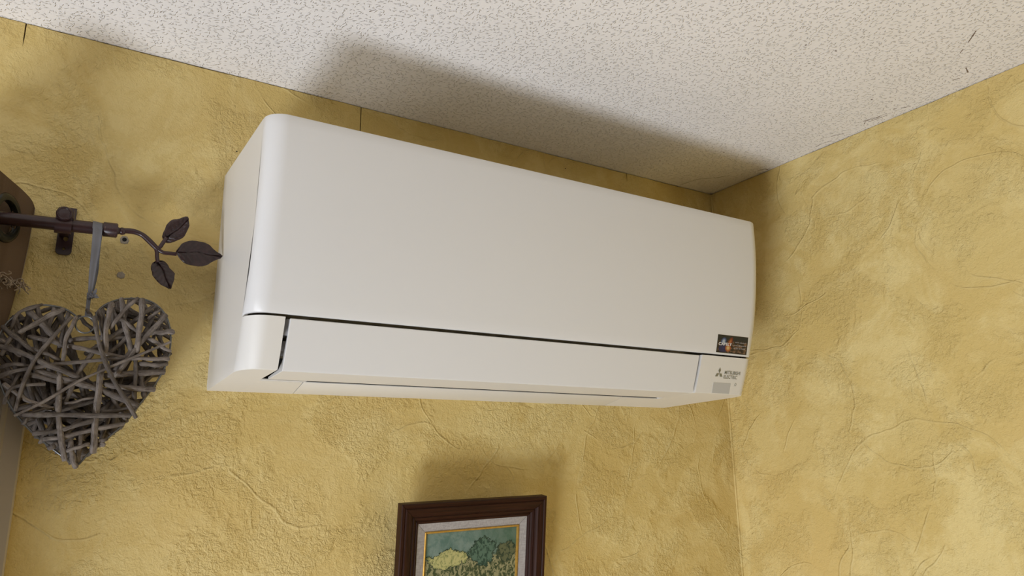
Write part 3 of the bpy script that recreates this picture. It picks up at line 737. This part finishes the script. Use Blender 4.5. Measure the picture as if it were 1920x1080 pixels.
def sheet(name,i0,i1,zlow,nz,push,th,holes=(),mat='curtain',dense=1.0):
    bm=new_bm(); G=[]
    fs=[(k/nz)**dense for k in range(nz+1)]
    for side in (push,push-th):
        G.append([[bm.verts.new(cpt(i,f,zlow,side)) for f in fs] for i in range(i0,i1+1)])
    def inhole(i,f):
        p=cpt(i,f,zlow,0)
        for hs,hz,hr in holes:
            if (s_len[i]-hs)**2+(p.z-hz)**2<hr*hr: return True
        return False
    n=i1-i0
    keep=[[not inhole(i0+i,(fs[k]+fs[k+1])/2) for k in range(nz)] for i in range(n)]
    for i in range(n):
        for k in range(nz):
            if not keep[i][k]: continue
            for g in (0,1): 
                q=(G[g][i][k],G[g][i+1][k],G[g][i+1][k+1],G[g][i][k+1]); bm.faces.new(q if g==0 else q[::-1])
            for (di,dk,va,vb) in ((-1,0,(i,k),(i,k+1)),(1,0,(i+1,k),(i+1,k+1)),(0,-1,(i,k),(i+1,k)),(0,1,(i,k+1),(i+1,k+1))):
                ii,kk=i+di,k+dk
                if not(0<=ii<n and 0<=kk<nz) or not keep[ii][kk]:
                    bm.faces.new((G[0][va[0]][va[1]],G[0][vb[0]][vb[1]],G[1][vb[0]][vb[1]],G[1][va[0]][va[1]]))
    return obj(name,bm,M[mat],cur,True,60)
crossings=[i for i in range(1,NS) if (PL[i-1].y-RYP)*(PL[i].y-RYP)<=0 and PL[i-1].y!=RYP][:5]
hol=[(s_len[i],rodz(PL[i].x),.0215) for i in crossings]
sheet('heading_band',0,NS,-.338,46,.0012,.0016,hol)
bmz=sheet('drape',0,NS,-2.25,60,-.0012,.0014,hol,dense=2.2)
for i in crossings:
    c=cpt(i,0,0); c=Vector((PL[i].x,PL[i].y,rodz(PL[i].x)))
    t=(PL[i+1]-PL[i-1]).normalized(); nr=Vector((-t.y,t.x,0)); nr=nr if nr.x>0 else -nr
    bm=new_bm(); lathe(bm,c-nr*.0035,nr,[(0,.0195),(0,.0265),(.0020,.0285),(.0048,.0285),(.0068,.0270),(.0078,.0235),(.0070,.0200),(.0045,.0188),(.0015,.0188)],40)
    # close the ring profile on itself: drop the end caps
    bm.faces.ensure_lookup_table()
    caps=[f for f in bm.faces if len(f.verts)==40]; bmesh.ops.delete(bm,geom=caps,context='FACES_ONLY')
    obj('eyelet',bm,M['eyelet'],cur,True,40)
# stitched hem line and frayed looping threads at the foot of the heading band
bm=new_bm(); rn=random.Random(9)
for i in range(IE,IE+46):
    for rep in range(2):
        b0=cpt(i,1.0,-.338,.0025); 
        pts=[b0+Vector((rn.uniform(-.003,.003),rn.uniform(-.002,.001),rn.uniform(-.002,.004)))]
        for k in range(5): pts.append(pts[-1]+Vector((rn.uniform(-.0045,.0045),rn.uniform(-.002,.0015),rn.uniform(-.005,.0025))))
        tube(bm,catmull(pts,14),.00065,4)
fr=obj('fringe',bm,M['thread'],cur,True,60); fr['kind']='stuff'
bm=new_bm()
tube(bm,[cpt(IE+1,k/30,-.338,.0016) for k in range(31)],.0003,4); obj('hem_stitching',bm,M['thread'],cur)

# ------------------------------------------------------------------ wicker heart
def hp(x,y): return (x/3,540+y/3)
YH=-.060
heart=empty('wicker_heart',at(140,878,y=YH),label='grey wicker heart of willow twigs hanging from the rod by a ribbon',cat='ornament')
R_=[(530,175),(560,120),(610,85),(690,62),(800,62),(880,95),(935,160),(958,250),(955,350),(925,450),(870,545),(790,650),(700,760),(600,850),(500,930),(432,998)]
L_o=[(432,998),(380,965),(290,900),(180,810),(75,690),(10,560),(-25,430),(-20,310),(25,215),(80,160),(150,112),(240,95),(350,112),(410,145),(440,175)]
for yd in (YH-.012,YH+.016):
    bm=new_bm(); P=catmull([at(*hp(*q),y=yd) for q in (R_+L_o[1:])],110); tube(bm,P,.0011,6); obj('wire_frame',bm,M['wire'],heart,True,60)
rw=random.Random(21)
def twig(pts,t,lay,seed=None):
    y0=YH-.012-lay*.0023
    r=t/3*.00053/2
    P=[]
    n=len(pts)
    for k,q in enumerate(pts):
        P.append(at(*hp(*q),y=y0+rw.uniform(-.0012,.0012)))
    N=14; C=catmull(P,N)
    w1,w2=rw.uniform(0,6),rw.uniform(0,6)
    for k,c in enumerate(C):
        c.x+=.0004*math.sin(k*.8+w1); c.z+=.0004*math.sin(k*.65+w2)
    # ends dip back towards the wire
    for k in (0,1,N-1,N): C[k].y+= .0035 if k in(0,N) else .0015
    rs=[r*(1+.10*math.sin(k*1.1+w2)+.07*rw.uniform(-1,1)) for k in range(N+1)]
    bm=new_bm(); L=bm.loops.layers.uv.new('UVMap'); S_=9
    ups=Vector((0,-1,0)); rings=[]
    jit=[rw.uniform(.86,1.12) for _ in range(S_)]
    for k,c in enumerate(C):
        tt=(C[min(k+1,N)]-C[max(k-1,0)]).normalized(); up=(ups-tt*ups.dot(tt)).normalized(); s=tt.cross(up)
        rings.append([bm.verts.new(c+(s*math.cos(a)+up*math.sin(a))*rs[k]*jit[j]) for j,a in enumerate([2*math.pi*j/S_ for j in range(S_)])])
    ln=(C[0]-C[-1]).length; o=rw.uniform(0,50)
    for k in range(N):
        for j in range(S_):
            j2=(j+1)%S_; f=bm.faces.new((rings[k][j],rings[k][j2],rings[k+1][j2],rings[k+1][j]))
            for lp,(a,b) in zip(f.loops,((k,j),(k,j+1),(k+1,j+1),(k+1,j))): lp[L].uv=(o+a/N*ln*30,o+b/S_)
    f1=bm.faces.new(rings[0]); f2=bm.faces.new(rings[-1]); f1.material_index=1; f2.material_index=1
    ob=obj('twig',bm,M['wicker'],heart,True,60); ob.data.materials.append(M['wickerend']); return ob
F_=[ # (points, thickness, layer)  higher layers lie nearer the room
 ([(165,130),(240,205),(300,275)],36,1),([(110,250),(230,180),(355,115)],30,2.4),([(60,225),(110,140),(240,90)],22,1.6),
 ([(15,215),(100,285),(200,365)],26,2.8),([(0,320),(110,360),(215,405),(330,455),(440,505)],30,3.6),([(200,470),(400,520),(560,575),(780,660)],36,2),
 ([(80,718),(240,640),(420,535),(600,455),(730,395),(960,300)],19,5),([(85,690),(140,520),(200,395),(310,265),(400,160)],23,4.6),
 ([(355,410),(375,280),(430,165)],25,3.2),([(335,330),(360,220),(385,140)],24,1.5),([(-5,495),(110,462),(290,430),(580,405),(730,395)],23,3),([(730,395),(840,398),(950,400)],28,3.2),
 ([(390,290),(540,280),(690,262)],32,0),([(165,275),(260,290),(350,320)],30,1.2),([(385,322),(500,350),(740,398)],29,1.6),
 ([(533,160),(560,330),(640,520),(765,730)],28,5.6),([(560,125),(572,190),(580,270)],32,2.2),([(630,85),(600,200),(590,360)],34,3.4),
 ([(685,55),(700,190),(742,360)],36,1.8),([(775,55),(700,125),(620,225)],26,3),([(805,60),(790,200),(768,360)],34,4),([(768,350),(762,480),(755,640)],30,1.0),
 ([(880,95),(740,195),(600,300),(480,370)],32,.4),([(905,122),(860,150),(825,180)],18,1.4),([(935,150),(850,240),(720,400),(640,500)],36,2.8),
 ([(665,165),(715,200),(775,245)],25,2.3),([(840,280),(900,322),(955,355)],26,2.2),([(850,250),(910,248),(972,246)],36,1.8),([(610,290),(740,270),(870,250)],30,-.4),
 ([(785,422),(860,432),(940,425)],29,2),([(590,492),(700,485),(800,478),(922,470)],38,1),([(590,540),(700,560),(872,570)],36,2.4),
 ([(130,708),(350,715),(735,715)],28,4.6),([(182,820),(300,808),(400,782),(580,732)],26,3.6),([(250,850),(350,838),(450,815),(700,760)],28,2.2),
 ([(335,470),(330,600),(330,720),(340,840),(368,968)],34,3.2),([(575,430),(555,560),(540,720),(520,930)],40,3.2),
 ([(378,918),(440,895),(500,880)],22,4.4),([(395,860),(405,940),(425,1005)],34,2),([(440,985),(448,880),(468,790)],30,.6),
 ([(365,650),(430,500),(545,320)],30,1),([(20,540),(90,590),(170,640),(290,680)],28,2),([(30,605),(70,565),(130,545),(250,540)],20,3),([(150,485),(310,520),(480,545)],34,1.4),
 ([(365,650),(440,635),(525,615)],17,3.2),([(150,705),(230,685),(320,668)],16,3),([(625,600),(670,680),(715,752)],26,.8),([(560,700),(650,690),(730,672)],26,2.2),
 ([(740,245),(690,300),(600,380)],28,.2),([(130,760),(165,725),(200,700)],24,1.2),([(225,868),(250,820),(310,740)],24,.6),([(350,850),(400,790),(450,740)],34,1.2),
 ([(180,340),(270,375),(345,410)],26,2.0),([(0,285),(60,330),(110,380)],24,.8),([(75,240),(50,300),(10,370)],26,1),([(120,470),(60,560),(20,650)],22,.6),
 ([(545,860),(600,850)],22,2),([(430,470),(350,590),(230,700)],26,.2),([(550,885),(585,880),(560,862)],22,1),([(640,480),(700,400),(760,330)],34,.6),
 ([(430,400),(450,480),(470,600)],26,0),([(280,900),(330,870)],30,2),([(790,480),(800,560),(815,610)],32,.2),([(0,440),(100,430),(180,445)],26,1),
 ([(490,120),(530,190)],20,-.6),([(445,160),(480,195),(535,250)],24,-3)]
for p,t,l in F_: twig(p,t,l)
# rear layer: twigs wound round the back wire
def inside(x,y,poly):
    c=False; n=len(poly)
    for i in range(n):
        (x0,y0),(x1,y1)=poly[i],poly[i-1]
        if (y0>y)!=(y1>y) and x<(x1-x0)*(y-y0)/(y1-y0)+x0: c=not c
    return c
poly=R_+L_o[1:]
cnt=0
while cnt<68:
    cx,cy=rw.uniform(0,940),rw.uniform(90,960)
    a=rw.uniform(0,math.pi); dx,dy=math.cos(a),math.sin(a)
    if not inside(cx,cy,poly): continue
    e=[]
    for sg in (1,-1):
        k=0
        while inside(cx+dx*k*sg,cy+dy*k*sg,poly) and k<1200: k+=8
        e.append((cx+dx*k*sg,cy+dy*k*sg))
    ln=math.hypot(e[0][0]-e[1][0],e[0][1]-e[1][1])
    if ln<150 or ln>900: continue
    mx,my=(e[0][0]+e[1][0])/2+rw.uniform(-25,25),(e[0][1]+e[1][1])/2+rw.uniform(-25,25)
    if any(math.hypot(e[0][0]+(e[1][0]-e[0][0])*q/20-480,e[0][1]+(e[1][1]-e[0][1])*q/20-200)<85 for q in range(21)): continue
    twig([e[0],(mx,my),e[1]],rw.uniform(22,36),-rw.uniform(3,13)); cnt+=1
# hanging ring and ribbon
rc=at(*hp(480,206),y=YH-.0155); rr=.0094
bm=new_bm(); tube(bm,[rc+Vector((math.cos(a)*rr,.0,math.sin(a)*rr)) for a in [2*math.pi*k/36 for k in range(36)]],.0009,8,closed=True); obj('hanging_ring',bm,M['wire'],heart,True,60)
rib=empty('ribbon',at(173,553,y=YH+.002),label='grey satin ribbon knotted between the curtain rod and the heart',cat='ribbon')
def band(name,rows,th=.0005):                       # rows: list of (left point, right point)
    bm=new_bm(); R=[]
    n=6
    Ls=catmull([a for a,b in rows],26); Rs=catmull([b for a,b in rows],26)
    for a,b in zip(Ls,Rs):
        top=[]; 
        for j in range(n+1):
            u=j/n; p=a.lerp(b,u); p=p+Vector((0,-.0006*math.sin(u*math.pi*2),0)); top.append(p)
        R.append(top+[p+Vector((0,th,0)) for p in reversed(top)])
    loft(bm,R); return obj(name,bm,M['ribbon'],rib,True,50)
kx=at(171.5,556,y=YH+.001)
y_f=RYP-.0085; y_b=RYP+.0085
zr=rodz(at(183,428,y=RYP).x)
tl=at(174.5,416,y=y_f); tr=at(192.5,419,y=y_f)
# loop over the rod
bm=new_bm(); rows=[]
for k in range(17):
    a=math.radians(-20+220*k/16)
    r8=.0080
    for_=[]
    rows.append([(tl.x,RYP-r8*math.cos(a),zr+r8*math.sin(a)),(tr.x,RYP-r8*math.cos(a),zr+r8*math.sin(a)-.0012),(tr.x,RYP-(r8+.0006)*math.cos(a),zr+(r8+.0006)*math.sin(a)-.0012),(tl.x,RYP-(r8+.0006)*math.cos(a),zr+(r8+.0006)*math.sin(a))])
loft(bm,rows); obj('ribbon_loop',bm,M['ribbon'],rib,True,50)
band('ribbon_front',[(at(174.5,424,y=RYP-.0084),at(192.5,427,y=RYP-.0084)),(at(171,470,y=RYP-.011),at(189,455,y=RYP-.011)),(at(167,510,y=RYP-.0125),at(181,500,y=RYP-.0125)),(at(165,550,y=RYP-.0135),at(172,552,y=RYP-.0135))])
band('ribbon_rear',[(at(178,438,y=RYP+.0078),at(192,440,y=RYP+.0078)),(at(174,470,y=RYP+.002),at(188,470,y=RYP+.002)),(at(171,515,y=RYP-.006),at(184,512,y=RYP-.006)),(at(168,545,y=RYP-.0115),at(176,547,y=RYP-.0115))])
band('ribbon_tail',[(at(163,548,y=RYP-.0142),at(172,554,y=RYP-.0142)),(at(161.5,570,y=RYP-.0142),at(169,571,y=RYP-.0142)),(at(159,588,y=RYP-.0142),at(168,590,y=RYP-.0142)),(at(159.5,592,y=RYP-.0142),at(167.5,594,y=RYP-.0142))])
bm=new_bm(); bmesh.ops.create_icosphere(bm,subdivisions=3,radius=.0042,matrix=Matrix.Translation(at(172,555,y=RYP-.015)))
kc2=at(172,555,y=RYP-.015)
for v in bm.verts:
    d=v.co-kc2; v.co=kc2+Vector((d.x*1.05+d.z*.3,d.y*.7,d.z*.85))+d.normalized()*.0010*math.sin(d.x*1500+d.z*2200)
obj('knot',bm,M['ribbon'],rib,True,60)
for e in ((181,541),(183,553),(186,558)):
    a=at(174,554,y=RYP-.0165); b=at(*e,y=RYP-.018); d=(b-a); w=Vector((-d.z,0,d.x)).normalized()*.0017
    bm=new_bm(); loft(bm,[[a-w,a+w,a+w+Vector((0,.0006,0)),a-w+Vector((0,.0006,0))],[a+d*.6-w*1.2+Vector((0,-.001,0)),a+d*.6+w*.8,a+d*.6+w*.8+Vector((0,.0006,0)),a+d*.6-w*1.2+Vector((0,.0002,0))],[b-w*.1,b+w*.1,b+w*.1+Vector((0,.0003,0)),b-w*.1+Vector((0,.0003,0))]]); obj('knot_end',bm,M['ribbon'],rib,True,60)
